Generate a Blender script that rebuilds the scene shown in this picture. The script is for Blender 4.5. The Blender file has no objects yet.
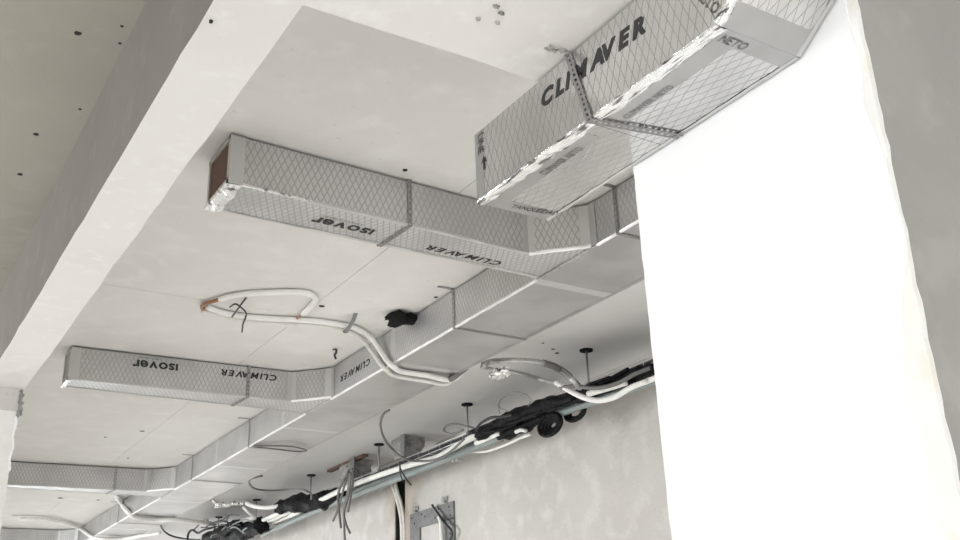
import bpy, bmesh, math, random
from mathutils import Vector, Matrix
random.seed(7)
scene = bpy.context.scene
COL = scene.collection

# ------------------------------------------------------------------ camera
EYE = 1.55                                   # eye height above the floor; z below is measured from the eye
FPX, YAW, PITCH, ROLL = 1019.57, 0.56997, 0.38639, -0.03855
D = Vector((math.sin(YAW)*math.cos(PITCH), math.cos(YAW)*math.cos(PITCH), math.sin(PITCH)))
R0 = Vector((math.cos(YAW), -math.sin(YAW), 0)); U0 = R0.cross(D)
RR = R0*math.cos(ROLL) + U0*math.sin(ROLL); UU = -R0*math.sin(ROLL) + U0*math.cos(ROLL)
cam = bpy.data.objects.new('camera', bpy.data.cameras.new('camera')); COL.objects.link(cam)
cam.data.sensor_width = 36; cam.data.lens = FPX/960*36; cam.data.clip_start = 0.05
cam.matrix_world = Matrix(((RR.x, UU.x, -D.x, 0), (RR.y, UU.y, -D.y, 0), (RR.z, UU.z, -D.z, EYE), (0, 0, 0, 1)))
scene.camera = cam

# ------------------------------------------------------------------ light
scene.view_settings.view_transform = 'Standard'; scene.view_settings.look = 'None'
scene.view_settings.gamma = 1.0; scene.view_settings.use_curve_mapping = False
scene.view_settings.exposure = -0.17
world = bpy.data.worlds.new('overcast_sky'); scene.world = world; world.use_nodes = True
bg = world.node_tree.nodes['Background']; bg.inputs[0].default_value = (0.93, 0.96, 1.0, 1); bg.inputs[1].default_value = 1.1
SUN_EN, SUN_DIR = 11.4, Vector((-0.60, 0.50, -0.31))
sl = bpy.data.lights.new('sun', 'SUN'); sl.energy = SUN_EN; sl.angle = math.radians(1.5); sl.color = (1.0, 0.975, 0.945)
sun = bpy.data.objects.new('sun', sl); COL.objects.link(sun); sun.location = (9, -2, 8)
sun.rotation_euler = SUN_DIR.to_track_quat('-Z', 'Y').to_euler()
def area_lamp(name, loc, sx, sy, aim, power, color=(0.95, 0.98, 1.0)):
    l = bpy.data.lights.new(name, 'AREA'); l.shape = 'RECTANGLE'; l.size = sx; l.size_y = sy; l.energy = power; l.color = color
    o = bpy.data.objects.new(name, l); COL.objects.link(o); o.location = loc
    o.rotation_euler = Vector(aim).to_track_quat('-Z', 'Z').to_euler(); return o
area_lamp('daylight_right_opening', (5.2, 0.6, 1.45), 9.0, 2.7, (-1, 0, 0), 40)
area_lamp('daylight_end_opening', (1.4, 21.9, 1.45), 6.4, 2.7, (0, -1, 0), 170)
area_lamp('daylight_left_opening', (-5.9, 3.5, 1.2), 7.0, 2.0, (1, 0, 0), 170)
area_lamp('added_fill_far_left', (-5.9, 13.0, 1.2), 9.0, 2.0, (1, 0, 0), 2500)  # added fill lamp at an unseen opening, brightens the far ceiling
area_lamp('daylight_far_right_opening', (5.2, 17.3, 1.45), 5.2, 2.7, (-1, 0, 0), 50)
area_lamp('added_fill_back', (-3.0, -5.0, 1.3), 5.0, 2.4, (0, 1, 0), 330)  # added fill lamp; its unseen wall opening is made to suit

# ------------------------------------------------------------------ helpers
def at(x, y, ax, v):                          # a measured image direction met with a known plane of the room
    d = RR*((x-480)/FPX) + UU*((270-y)/FPX) + D
    return d*(v/d[ax])
WPOS = {}
def tag(o, label=None, cat=None, group=None, kind=None):
    if label: o['label'] = label
    if cat: o['category'] = cat
    if group: o['group'] = group
    if kind: o['kind'] = kind
    return o
def thing(name, loc, label, cat, group=None):
    o = bpy.data.objects.new(name, None); COL.objects.link(o); o.empty_display_size = 0.1
    w = Vector((loc[0], loc[1], loc[2]+EYE)); o.location = w; WPOS[o.name] = w
    return tag(o, label, cat, group)
def mesh(name, verts, faces, mat, parent=None, smooth=False, uvs=None):
    vs = [Vector((v[0], v[1], v[2]+EYE)) for v in verts]
    lo = Vector([min(v[i] for v in vs) for i in range(3)]); hi = Vector([max(v[i] for v in vs) for i in range(3)])
    c = (lo+hi)/2
    me = bpy.data.meshes.new(name); me.from_pydata([v-c for v in vs], [], faces); me.update()
    o = bpy.data.objects.new(name, me); COL.objects.link(o); me.materials.append(mat)
    WPOS[o.name] = c
    if parent: o.parent = parent; o.location = c-WPOS[parent.name]
    else: o.location = c
    if smooth:
        for p in me.polygons: p.use_smooth = True
    lay = me.uv_layers.new(name='metres')
    for p in me.polygons:
        n = p.normal; a = max(range(3), key=lambda i: abs(n[i]))
        for li in p.loop_indices:
            v = me.vertices[me.loops[li].vertex_index].co + c
            if abs(n.x) > .5 and abs(n.y) > .5: lay.data[li].uv = ((v.x-v.y)*.7071, v.z); continue
            lay.data[li].uv = (v.y, v.z) if a == 0 else (v.x, v.z) if a == 1 else (v.x, v.y)
    if uvs:
        for p in me.polygons:
            for li in p.loop_indices:
                v = me.vertices[me.loops[li].vertex_index].co + c
                lay.data[li].uv = uvs(v, p.normal)
    return o
class MB:                                      # collects solids that belong to ONE part
    def __init__(s): s.v = []; s.f = []
    def add(s, v, f):
        k = len(s.v); s.v += [tuple(q) for q in v]; s.f += [tuple(i+k for i in q) for q in f]; return s
    def box(s, x0, x1, y0, y1, z0, z1):
        v = [(x, y, z) for z in (z0, z1) for y in (y0, y1) for x in (x0, x1)]
        return s.add(v, [(0,2,3,1), (4,5,7,6), (0,1,5,4), (2,6,7,3), (0,4,6,2), (1,3,7,5)])
    def bar(s, p, q, wd, t, n):                # flat bar p->q, half-width vector wd, thickness t along n
        p, q, wd, n = Vector(p), Vector(q), Vector(wd), Vector(n)*t
        v = [p-wd, p+wd, q+wd, q-wd, p-wd+n, p+wd+n, q+wd+n, q-wd+n]
        return s.add(v, [(0,1,2,3), (4,7,6,5), (0,4,5,1), (1,5,6,2), (2,6,7,3), (3,7,4,0)])
    def tube(s, pts, r, n=8, sm=6, rad=None, cap=True):
        P = spline(pts, sm); m = len(P); k0 = len(s.v); up = None; V = []
        for i, p in enumerate(P):
            t = (P[min(i+1, m-1)]-P[max(i-1, 0)]).normalized()
            if up is None: up = t.orthogonal().normalized()
            up = (up-t*up.dot(t)).normalized(); b = t.cross(up)
            rr = rad(i/(m-1), i) if rad else r
            for j in range(n):
                a = 2*math.pi*j/n
                k = 1 if not isinstance(rr, tuple) else rr[1](j)
                V.append(p+(up*math.cos(a)+b*math.sin(a))*((rr if not isinstance(rr, tuple) else rr[0])*k))
        F = [(i*n+j, i*n+(j+1) % n, (i+1)*n+(j+1) % n, (i+1)*n+j) for i in range(m-1) for j in range(n)]
        if cap: F += [tuple(reversed(range(n))), tuple((m-1)*n+j for j in range(n))]
        return s.add(V, F)
    def build(s, name, mat, parent=None, smooth=False): return mesh(name, s.v, s.f, mat, parent, smooth)
def spline(pts, sm):
    P = [Vector(p) for p in pts]
    if sm <= 1 or len(P) < 3: return P
    out = []
    for i in range(len(P)-1):
        a, b, c, d = P[max(i-1, 0)], P[i], P[i+1], P[min(i+2, len(P)-1)]
        for k in range(sm):
            t = k/sm
            out.append(0.5*((2*b)+(c-a)*t+(2*a-5*b+4*c-d)*t*t+(3*b-a-3*c+d)*t**3))
    out.append(P[-1]); return out
def box(name, x0, x1, y0, y1, z0, z1, mat, parent=None): return MB().box(x0, x1, y0, y1, z0, z1).build(name, mat, parent)
def prism(name, poly, z0, z1, mat, parent=None):     # footprint in x,y (counter-clockwise)
    n = len(poly); v = [(x, y, z0) for x, y in poly]+[(x, y, z1) for x, y in poly]
    f = [tuple(reversed(range(n))), tuple(range(n, 2*n))]+[(i, (i+1) % n, n+(i+1) % n, n+i) for i in range(n)]
    return mesh(name, v, f, mat, parent)
def tube(name, pts, r, mat, parent=None, n=10, sm=8, rad=None): return MB().tube(pts, r, n, sm, rad).build(name, mat, parent, True)
def edge_tape(name, p, q, n1, n2, w1, w2, mat, parent, wob=0.35, eps=0.002, step=.05):   # wrinkled foil tape folded over an edge
    p, q, n1, n2 = Vector(p), Vector(q), Vector(n1), Vector(n2); L = (q-p).length; m = max(2, int(L/step)); V = []; F = []
    for i in range(m+1):
        c = p.lerp(q, i/m); j = lambda: random.uniform(0, 1)
        a, b = w1*(1-wob*j()), w2*(1-wob*j())
        V += [c-n2*a+n1*(eps*(.5+j())), c-n2*a*.45+n1*(eps*(1+2.5*j())), c+(n1+n2)*(eps*(1+1.2*j())), c-n1*b*.45+n2*(eps*(1+2.5*j())), c-n1*b+n2*(eps*(.5+j()))]
    for i in range(m):
        for k in range(4): F.append((i*5+k, i*5+k+1, i*5+k+6, i*5+k+5))
    return mesh(name, V, F, mat, parent)
def strap(name, path, wd, mat, label, group, normals, pitch=0.03, t=0.0015):    # perforated band: two rails, a rung between holes
    root = thing(name, path[0], label, 'strap', group); mb = MB(); wd = Vector(wd)
    for (p, q), n in zip(zip(path, path[1:]), normals):
        p, q = Vector(p), Vector(q); L = (q-p).length; d = (q-p)/L
        for s in (-1, 1): mb.bar(p+wd*(.72*s), q+wd*(.72*s), wd*.28, t, n)
        k = int(L/pitch)
        for i in range(k+1):
            c = p+d*(i*pitch); mb.bar(c, c+d*min(pitch*.45, max(.003, L-i*pitch)), wd*.5, t, n)
    mb.build('band', mat, root)
    return root
GLYPH = {}
def glyphs(body, bold, shear, outline):
    key = (body, bold, shear, outline)
    if key not in GLYPH:
        cu = bpy.data.curves.new('lettering', 'FONT'); cu.body = body; cu.size = 1; cu.offset = bold; cu.shear = shear; cu.resolution_u = 3
        if outline: cu.fill_mode = 'NONE'; cu.bevel_depth = 0.018; cu.bevel_resolution = 0
        o = bpy.data.objects.new('lettering', cu); COL.objects.link(o)
        dg = bpy.context.evaluated_depsgraph_get(); dg.update()
        me = bpy.data.meshes.new_from_object(o.evaluated_get(dg))
        GLYPH[key] = ([v.co.copy() for v in me.vertices], [tuple(p.vertices) for p in me.polygons])
        bpy.data.objects.remove(o); bpy.data.curves.remove(cu); bpy.data.meshes.remove(me)
    return GLYPH[key]
def text(name, body, origin, right, up, width, height, mat, parent, bold=0.0, shear=0.0, spacing=1.0, outline=False):
    co, fa, cur, last = [], [], 0.0, ''
    for ch in body:                             # even gaps between the letters
        if ch == ' ': cur += .3; last = ''; continue
        c_, f_ = glyphs(ch, bold, shear, outline); k = len(co)
        x0 = min(c.x for c in c_); x1 = max(c.x for c in c_); gap = 0.09*spacing - shear*.22
        if last+ch == 'AV': gap -= .12
        if cur: cur += gap
        co += [Vector((c.x-x0+cur, c.y, 0)) for c in c_]; fa += [tuple(q+k for q in p) for p in f_]; cur += x1-x0; last = ch
    x0, x1 = min(c.x for c in co), max(c.x for c in co); y0, y1 = min(c.y for c in co), max(c.y for c in co)
    ri, u_, og = Vector(right), Vector(up), Vector(origin); nn = ri.cross(u_).normalized()*0.0012
    vs = [og+ri*((c.x-x0)/(x1-x0)*width)+u_*((c.y-y0)/(y1-y0)*height)+nn for c in co]
    return mesh(name, vs, fa, mat, parent)

# ------------------------------------------------------------------ materials
def material(name, color, rough=0.8, metal=0.0, noise=None, bump=None, spec=0.5):
    m = bpy.data.materials.new(name); m.use_nodes = True; nt = m.node_tree; b = nt.nodes['Principled BSDF']
    b.inputs['Base Color'].default_value = (*color, 1); b.inputs['Roughness'].default_value = rough
    b.inputs['Metallic'].default_value = metal; b.inputs['Specular IOR Level'].default_value = spec
    tc = nt.nodes.new('ShaderNodeTexCoord')
    if noise:                                  # list of (scale, second colour, low, high)
        geo = nt.nodes.new('ShaderNodeNewGeometry')
        prev = None
        for sc, c2, lo, hi in noise:
            nz = nt.nodes.new('ShaderNodeTexNoise'); nz.inputs['Scale'].default_value = sc; nz.inputs['Detail'].default_value = 6
            nt.links.new(geo.outputs['Position'], nz.inputs['Vector'])
            mr = nt.nodes.new('ShaderNodeMapRange'); mr.inputs['From Min'].default_value = lo; mr.inputs['From Max'].default_value = hi
            nt.links.new(nz.outputs['Fac'], mr.inputs['Value'])
            mx = nt.nodes.new('ShaderNodeMix'); mx.data_type = 'RGBA'
            nt.links.new(mr.outputs[0], mx.inputs['Factor'])
            if prev: nt.links.new(prev, mx.inputs['A'])
            else: mx.inputs['A'].default_value = (*color, 1)
            mx.inputs['B'].default_value = (*c2, 1); prev = mx.outputs['Result']
        nt.links.new(prev, b.inputs['Base Color'])
    if bump:
        sc, st, dist = bump
        geo = nt.nodes.new('ShaderNodeNewGeometry')
        nz = nt.nodes.new('ShaderNodeTexNoise'); nz.inputs['Scale'].default_value = sc; nz.inputs['Detail'].default_value = 5
        nt.links.new(geo.outputs['Position'], nz.inputs['Vector'])
        bp = nt.nodes.new('ShaderNodeBump'); bp.inputs['Strength'].default_value = st; bp.inputs['Distance'].default_value = dist
        nt.links.new(nz.outputs['Fac'], bp.inputs['Height']); nt.links.new(bp.outputs['Normal'], b.inputs['Normal'])
    return m
def foil_material(name, period_u, period_v, base, line, rough, metal, width=0.16, crumple=0.3, swap=False):
    m = bpy.data.materials.new(name); m.use_nodes = True; nt = m.node_tree; N = nt.nodes; L = nt.links; b = N['Principled BSDF']
    uv = N.new('ShaderNodeUVMap'); uv.uv_map = 'metres'; sp = N.new('ShaderNodeSeparateXYZ'); L.new(uv.outputs[0], sp.inputs[0])
    def M(op, a, c=None):
        n = N.new('ShaderNodeMath'); n.operation = op
        for i, x in enumerate((a, c)):
            if x is None: continue
            if isinstance(x, (int, float)): n.inputs[i].default_value = x
            else: L.new(x, n.inputs[i])
        return n.outputs[0]
    nz = N.new('ShaderNodeTexNoise'); nz.inputs['Scale'].default_value = 9; nz.inputs['Detail'].default_value = 3
    geo = N.new('ShaderNodeNewGeometry'); L.new(geo.outputs['Position'], nz.inputs['Vector'])
    wob = M('MULTIPLY', M('SUBTRACT', nz.outputs['Fac'], 0.5), 0.35)
    u = M('DIVIDE', sp.outputs[1 if swap else 0], period_u); v = M('DIVIDE', sp.outputs[0 if swap else 1], period_v)
    def ln(x):
        f = M('ABSOLUTE', M('SUBTRACT', M('FRACT', M('ADD', x, wob)), 0.5))
        mr = N.new('ShaderNodeMapRange'); mr.interpolation_type = 'SMOOTHSTEP'
        mr.inputs['From Min'].default_value = 0.0; mr.inputs['From Max'].default_value = width; mr.inputs['To Min'].default_value = 1; mr.inputs['To Max'].default_value = 0
        L.new(f, mr.inputs['Value']); return mr.outputs[0]
    net = M('MAXIMUM', ln(M('ADD', u, v)), ln(M('SUBTRACT', u, v)))
    nb = N.new('ShaderNodeTexNoise'); nb.inputs['Scale'].default_value = 3.0; nb.inputs['Detail'].default_value = 5; L.new(geo.outputs['Position'], nb.inputs['Vector'])
    mx0 = N.new('ShaderNodeMix'); mx0.data_type = 'RGBA'; mx0.inputs['A'].default_value = (*[c*.82 for c in base], 1); mx0.inputs['B'].default_value = (*base, 1)
    mr = N.new('ShaderNodeMapRange'); mr.inputs['From Min'].default_value = .38; mr.inputs['From Max'].default_value = .6; L.new(nb.outputs['Fac'], mr.inputs['Value']); L.new(mr.outputs[0], mx0.inputs['Factor'])
    mx = N.new('ShaderNodeMix'); mx.data_type = 'RGBA'; L.new(net, mx.inputs['Factor']); L.new(mx0.outputs['Result'], mx.inputs['A']); mx.inputs['B'].default_value = (*line, 1)  # shadow of the fibres painted as darker net lines
    L.new(mx.outputs['Result'], b.inputs['Base Color'])
    b.inputs['Metallic'].default_value = metal; b.inputs['Roughness'].default_value = rough
    nc = N.new('ShaderNodeTexNoise'); nc.inputs['Scale'].default_value = 16; nc.inputs['Detail'].default_value = 4; L.new(geo.outputs['Position'], nc.inputs['Vector'])
    h = M('ADD', M('MULTIPLY', nc.outputs['Fac'], crumple), M('MULTIPLY', net, -0.12))
    bp = N.new('ShaderNodeBump'); bp.inputs['Strength'].default_value = 0.5; bp.inputs['Distance'].default_value = 0.01
    L.new(h, bp.inputs['Height']); L.new(bp.outputs['Normal'], b.inputs['Normal'])
    return m
M_CEIL = material('painted_slab', (0.74, 0.72, 0.69), 0.9, noise=[(0.9, (0.69, 0.668, 0.638), .4, .65), (5, (0.77, 0.758, 0.735), .5, .75), (26, (0.6, 0.58, 0.55), .66, .8)], bump=(30, .12, .01))
M_BEAM = material('whitewashed_beam', (0.79, 0.77, 0.74), 0.9, noise=[(1.5, (0.75, 0.725, 0.69), .45, .7), (14, (0.83, 0.815, 0.79), .55, .75)], bump=(24, .18, .01))
M_SKIM = material('white_skim_coat', (0.94, 0.94, 0.94), 0.9, bump=(14, .06, .01))
M_CREAM = material('cream_plaster', (0.89, 0.875, 0.85), 0.9, noise=[(5, (0.91, 0.90, 0.88), .4, .6), (7, (0.87, 0.81, 0.72), .58, .7)], bump=(40, .3, .01))
M_CONC = material('raw_column_concrete', (0.39, 0.375, 0.355), 0.9, noise=[(2.2, (0.36, 0.345, 0.328), .42, .65), (7, (0.42, 0.405, 0.385), .55, .7), (34, (0.26, 0.245, 0.23), .72, .8)], bump=(30, .25, .01))
M_WALL = material('rendered_wall', (0.585, 0.56, 0.53), 0.92, noise=[(1.3, (0.54, 0.515, 0.485), .42, .62), (5, (0.64, 0.62, 0.59), .5, .7), (22, (0.42, 0.40, 0.37), .66, .78), (60, (0.5, 0.48, 0.45), .58, .75)], bump=(22, .35, .012))
def add_stain(m, y0, half, color):                # rust-brown stain with a ragged outline around the chase
    nt = m.node_tree; b = nt.nodes['Principled BSDF']; src = b.inputs['Base Color'].links[0].from_socket
    g_ = nt.nodes.new('ShaderNodeNewGeometry'); sp = nt.nodes.new('ShaderNodeSeparateXYZ'); nt.links.new(g_.outputs['Position'], sp.inputs[0])
    nz = nt.nodes.new('ShaderNodeTexNoise'); nz.inputs['Scale'].default_value = 3.5; nz.inputs['Detail'].default_value = 6; nt.links.new(g_.outputs['Position'], nz.inputs['Vector'])
    def M(op, a, c):
        n = nt.nodes.new('ShaderNodeMath'); n.operation = op
        for i, x in enumerate((a, c)):
            if isinstance(x, (int, float)): n.inputs[i].default_value = x
            elif x is not None: nt.links.new(x, n.inputs[i])
        return n.outputs[0]
    d = M('ABSOLUTE', M('SUBTRACT', sp.outputs[1], y0), None)
    k = M('ADD', d, M('MULTIPLY', M('SUBTRACT', nz.outputs['Fac'], .5), .7))
    mr = nt.nodes.new('ShaderNodeMapRange'); mr.inputs['From Min'].default_value = half*.3; mr.inputs['From Max'].default_value = half; mr.inputs['To Min'].default_value = .75; mr.inputs['To Max'].default_value = 0
    nt.links.new(k, mr.inputs['Value'])
    mx = nt.nodes.new('ShaderNodeMix'); mx.data_type = 'RGBA'; nt.links.new(mr.outputs[0], mx.inputs['Factor']); nt.links.new(src, mx.inputs['A']); mx.inputs['B'].default_value = (*color, 1)
    nt.links.new(mx.outputs['Result'], b.inputs['Base Color'])
add_stain(M_WALL, 9.45, 0.42, (0.40, 0.31, 0.245))
M_FLOOR = material('pale_screed', (0.66, 0.65, 0.632), 0.9, noise=[(1.2, (0.6, 0.59, 0.572), .4, .65)])
M_INNER = material('off_white_wall', (0.7, 0.68, 0.65), 0.9, noise=[(1.0, (0.64, 0.62, 0.59), .4, .65)])
M_FOIL = foil_material('duct_foil', 0.032, 0.066, (0.61, 0.605, 0.60), (0.39, 0.385, 0.38), 0.42, 0.7, width=0.17)
M_BIGFOIL = foil_material('supply_duct_foil', 0.030, 0.080, (0.68, 0.675, 0.668), (0.37, 0.365, 0.36), 0.16, 0.85, width=0.075, crumple=0.12)
M_SMOOTH = foil_material('duct_foil_flat', 5, 5, (0.47, 0.465, 0.46), (0.5, 0.5, 0.5), 0.34, 0.75, width=0.0, crumple=0.2)
M_TAPE = material('aluminium_tape', (0.93, 0.93, 0.93), 0.10, 1.0, noise=[(22, (0.22, 0.22, 0.22), .56, .64)], bump=(45, .5, .012))  # dark noise spots paint in the reflections of crumpled foil
M_BIGTAPE = material('streaky_aluminium_tape', (0.95, 0.95, 0.95), 0.12, 1.0, noise=[(20, (0.16, 0.16, 0.16), .53, .60)], bump=(34, .6, .014))  # dark streaks are reflections painted into the colour
for nd in [n for n in M_BIGTAPE.node_tree.nodes if n.type == 'TEX_NOISE']:      # painted dark reflections and the creases stretch along the duct
    nt_ = M_BIGTAPE.node_tree; lk = nd.inputs['Vector'].links[0]; mp = nt_.nodes.new('ShaderNodeMapping'); mp.inputs['Scale'].default_value = (3.0, .45, 3.0)
    sk = lk.from_socket; nt_.links.new(sk, mp.inputs['Vector']); nt_.links.new(mp.outputs['Vector'], nd.inputs['Vector'])
M_EDGE = material('bright_edge_tape', (0.97, 0.97, 0.97), 0.38, 0.45, bump=(40, .15, .01))
M_TAPEDULL = material('dull_aluminium_tape', (0.60, 0.60, 0.59), 0.42, 0.8, bump=(40, .3, .01))
M_HOSE = material('crumpled_foil_hose', (0.5, 0.5, 0.49), 0.3, 0.85, bump=(50, .6, .015))
M_STRAP = material('galvanised_strap', (0.30, 0.295, 0.29), 0.5, 0.6)
M_ZINC = material('zinc_plate', (0.25, 0.25, 0.25), 0.5, 0.45, noise=[(20, (0.20, 0.20, 0.20), .45, .6)])
M_ROD = material('threaded_steel', (0.30, 0.30, 0.29), 0.5, 0.7)
M_WIRE = material('zinc_wire', (0.72, 0.73, 0.73), 0.3, 0.9)
M_DARK = material('black_rubber', (0.008, 0.008, 0.008), 0.75, spec=.15)
M_BLACK = material('black_cable', (0.02, 0.02, 0.022), 0.45)
M_WRAP = material('black_wrap', (0.006, 0.006, 0.007), 0.55, noise=[(30, (0.014, 0.014, 0.015), .5, .65)], bump=(30, .6, .02), spec=.12)
M_GREYC = material('grey_cable', (0.16, 0.155, 0.15), 0.55)
M_CONDUIT = material('grey_green_conduit', (0.25, 0.285, 0.28), 0.45)
M_WHITEP = material('white_pipe_insulation', (0.84, 0.83, 0.80), 0.6, noise=[(9, (0.78, 0.76, 0.72), .5, .7)])
M_OFFP = material('off_white_pipe_insulation', (0.74, 0.72, 0.68), 0.65, noise=[(9, (0.66, 0.63, 0.58), .5, .7)])
M_COPPER = material('copper_tube', (0.36, 0.19, 0.12), 0.4, 0.8)
M_BROWN = material('brown_board', (0.145, 0.085, 0.065), 0.8)
M_INK = material('black_print', (0.02, 0.02, 0.02), 0.6)
M_GREYINK = material('grey_print', (0.10, 0.10, 0.10), 0.6)
M_BLOCK = material('mortar_block', (0.34, 0.33, 0.31), 0.9, noise=[(18, (0.2, 0.19, 0.18), .45, .65)], bump=(30, .5, .02))
M_RUST = material('brown_render_edge', (0.42, 0.33, 0.26), 0.9, noise=[(11, (0.28, 0.19, 0.13), .45, .6)], bump=(30, .4, .02))
M_CHIP = material('bare_chip', (0.42, 0.40, 0.38), 0.95, noise=[(40, (0.2, 0.19, 0.18), .5, .65)])
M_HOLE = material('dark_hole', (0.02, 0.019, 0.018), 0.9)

# ------------------------------------------------------------------ the setting
ZC, FL = 2.25, -EYE                            # ceiling and floor, measured from the eye
M_DARKSLAB = material('darker_slab', (0.395, 0.375, 0.322), 0.9, noise=[(0.9, (0.365, 0.345, 0.297), .4, .65), (7, (0.415, 0.395, 0.342), .5, .75), (26, (0.35, 0.335, 0.295), .66, .8)], bump=(30, .12, .01))  # darker, yellower tone for the slab bays left of the beam
M_GREYSLAB = material('greyer_slab', (0.70, 0.695, 0.68), 0.9, noise=[(0.9, (0.64, 0.635, 0.62), .4, .65), (6, (0.67, 0.665, 0.65), .5, .75)], bump=(30, .12, .01))  # slightly greyer tone for the panels right of the main duct
M_DARKBEAM = material('darker_beam_side', (0.205, 0.187, 0.166), 0.9, noise=[(1.6, (0.19, 0.172, 0.152), .4, .65), (9, (0.23, 0.21, 0.187), .55, .75)], bump=(24, .2, .01))  # darker tone for the left side of the long beam
def struct(o, label=None): return tag(o, label, None, None, 'structure')
struct(box('floor', -6.2, 5.3, -5.2, 22.2, FL-0.15, FL, M_FLOOR), 'pale cement screed floor of the unfinished hall')
ceil = struct(box('ceiling', -6.2, 5.3, -5.2, 22.2, ZC+0.02, ZC+0.25, M_CEIL), 'off-white painted concrete slab with faint formwork joints')
xs = [-6.2, -4.4, -2.6, -0.8, 0.7, 2.36, 3.25, 5.3]; ys = [-5.2, -2.0, 1.3, 5.84, 12.4, 15.5, 18.8, 22.2]
g = 0.0013
for i in range(len(xs)-1):
    for j in range(len(ys)-1):
        dz = random.uniform(-0.0015, 0.0015)
        box('slab_panel', xs[i]+g, xs[i+1]-g, ys[j]+g, ys[j+1]-g, ZC+dz, ZC+0.03, M_DARKSLAB if xs[i+1] < 0.8 else M_GREYSLAB if xs[i] > 3.0 else M_CEIL, ceil)
# right wall: daylight opening, then the rendered wall with a vertical chase
CH0, CH1 = 9.40, 9.63
w = MB()
w.box(5.0, 5.3, -5.2, -4.0, FL, ZC); w.box(5.0, 5.3, -4.0, 5.2, 2.85-EYE, ZC); w.box(5.0, 5.3, 5.2, CH0, FL, ZC)
w.box(5.0, 5.3, CH1, 14.6, FL, ZC); w.box(5.0, 5.3, 14.6, 20.0, 2.85-EYE, ZC); w.box(5.0, 5.3, 20.0, 22.2, FL, ZC); w.box(5.0, 5.3, 16.2, 17.4, FL, 2.85-EYE); w.box(5.2, 5.3, CH0, CH1, FL, ZC)
wall_r = struct(w.build('wall_right', M_WALL), 'rough rendered concrete wall under the cable tray')
w = MB(); w.box(-6.2, -6.0, -5.2, 22.2, 2.25-EYE, ZC)
for a, b in ((-5.2, -0.2), (7.2, 8.4), (17.6, 22.2)): w.box(-6.2, -6.0, a, b, FL, 2.25-EYE)  # farther gap added for the far-left fill lamp
struct(w.build('wall_left', M_INNER))
w = MB(); w.box(-6.2, -5.6, -5.4, -5.2, FL, 2.55-EYE); w.box(-0.4, 5.3, -5.4, -5.2, FL, 2.55-EYE); w.box(-6.2, 5.3, -5.4, -5.2, 2.55-EYE, ZC)  # gap added for the back fill lamp
struct(w.build('wall_back', M_INNER))
w = MB(); w.box(-6.2, 5.3, 22.2, 22.4, 2.85-EYE, ZC); w.box(-6.2, -1.9, 22.2, 22.4, FL, 2.85-EYE); w.box(4.7, 5.3, 22.2, 22.4, FL, 2.85-EYE)
struct(w.build('wall_front', M_INNER))

def rough_beam(name, x0, x1, y0, y1, z0, z1, along, mat, step=0.14, amp=0.004):
    V = []; F = []; a0, a1 = (y0, y1) if along == 'y' else (x0, x1); n = int((a1-a0)/step)
    for i in range(n+1):
        a = a0+(a1-a0)*i/n; j = lambda k=1.0: random.uniform(-amp, amp)*k
        ring = [(x0, z1), (x0+j(.6), z0+j(.6)), (x1+j(), z0+j(.4)), (x1, z1)] if along == 'y' else [(y0, z1), (y0+j(.5), z0+j(.4)), (y1+j(), z0+j(.4)), (y1, z1)]
        V += [(r[0], a, r[1]) if along == 'y' else (a, r[0], r[1]) for r in ring]
    for i in range(n):
        for k in range(4):
            q = (i*4+k, i*4+(k+1) % 4, (i+1)*4+(k+1) % 4, (i+1)*4+k)
            F.append(q if along == 'x' else tuple(reversed(q)))
    F += [(0, 1, 2, 3), tuple(n*4+k for k in (3, 2, 1, 0))]
    return mesh(name, V, F, mat)
ZB = 1.71
struct(rough_beam('ceiling_beam', 0.63, 0.845, -5.2, 22.2, ZB, ZC, 'y', M_BEAM), 'long concrete beam with whitewashed underside and darker grey side')
beam = bpy.data.objects['ceiling_beam']; beam.data.materials.append(M_DARKBEAM)
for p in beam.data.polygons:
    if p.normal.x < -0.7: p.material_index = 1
struct(rough_beam('cross_beam', 0.845, 5.0, 1.52, 2.15, ZB, ZC, 'x', M_BEAM, amp=0.004), 'whitewashed cross beam resting on the grey column')
# near column: raw concrete with a cream plaster face and a white skim coat
col = struct(box('concrete_column', 1.917, 2.62, 1.238, 2.078, FL, ZC, M_CONC), 'grey raw concrete column with one white plastered face')
def ragged(name, x, t, ya, yb, fa, fb, mat, parent, z0=FL, z1=ZC, n=90):
    V = []; F = []
    for i in range(n+1):
        z = z0+(z1-z0)*i/n; a = ya+fa(i, z); b = yb+fb(i, z)
        V += [(x, a, z), (x-t, a+(.003 if t > .004 else .0008), z), (x-t, b-(.002), z), (x, b, z)]
    for i in range(n):
        for k in range(3): F.append((i*4+k, (i+1)*4+k, (i+1)*4+k+1, i*4+k+1))
    return mesh(name, V, F, mat, parent)
rn = random.Random(3)
o = ragged('plaster_layer', 1.917, 0.012, 1.234, 2.085, lambda i, z: rn.uniform(-.0035, .0035), lambda i, z: rn.uniform(-.003, .002)*0.8, M_CREAM, col); o['label'] = 'cream plaster layer with ragged edge'
wav = lambda i, z: 0.026+0.018*math.sin(z*4.1+.6)+0.010*math.sin(z*11.0+1)+0.006*math.sin(z*27)+rn.uniform(-.002, .002)+(0.03 if z < .85 else 0)*min(1, (.85-z)*4)
o = ragged('skim_coat', 1.905, 0.0025, 1.234, 2.080, wav, lambda i, z: rn.uniform(-.003, .001), M_SKIM, col); o['label'] = 'smooth white skim coat with a wavy edge'
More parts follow.
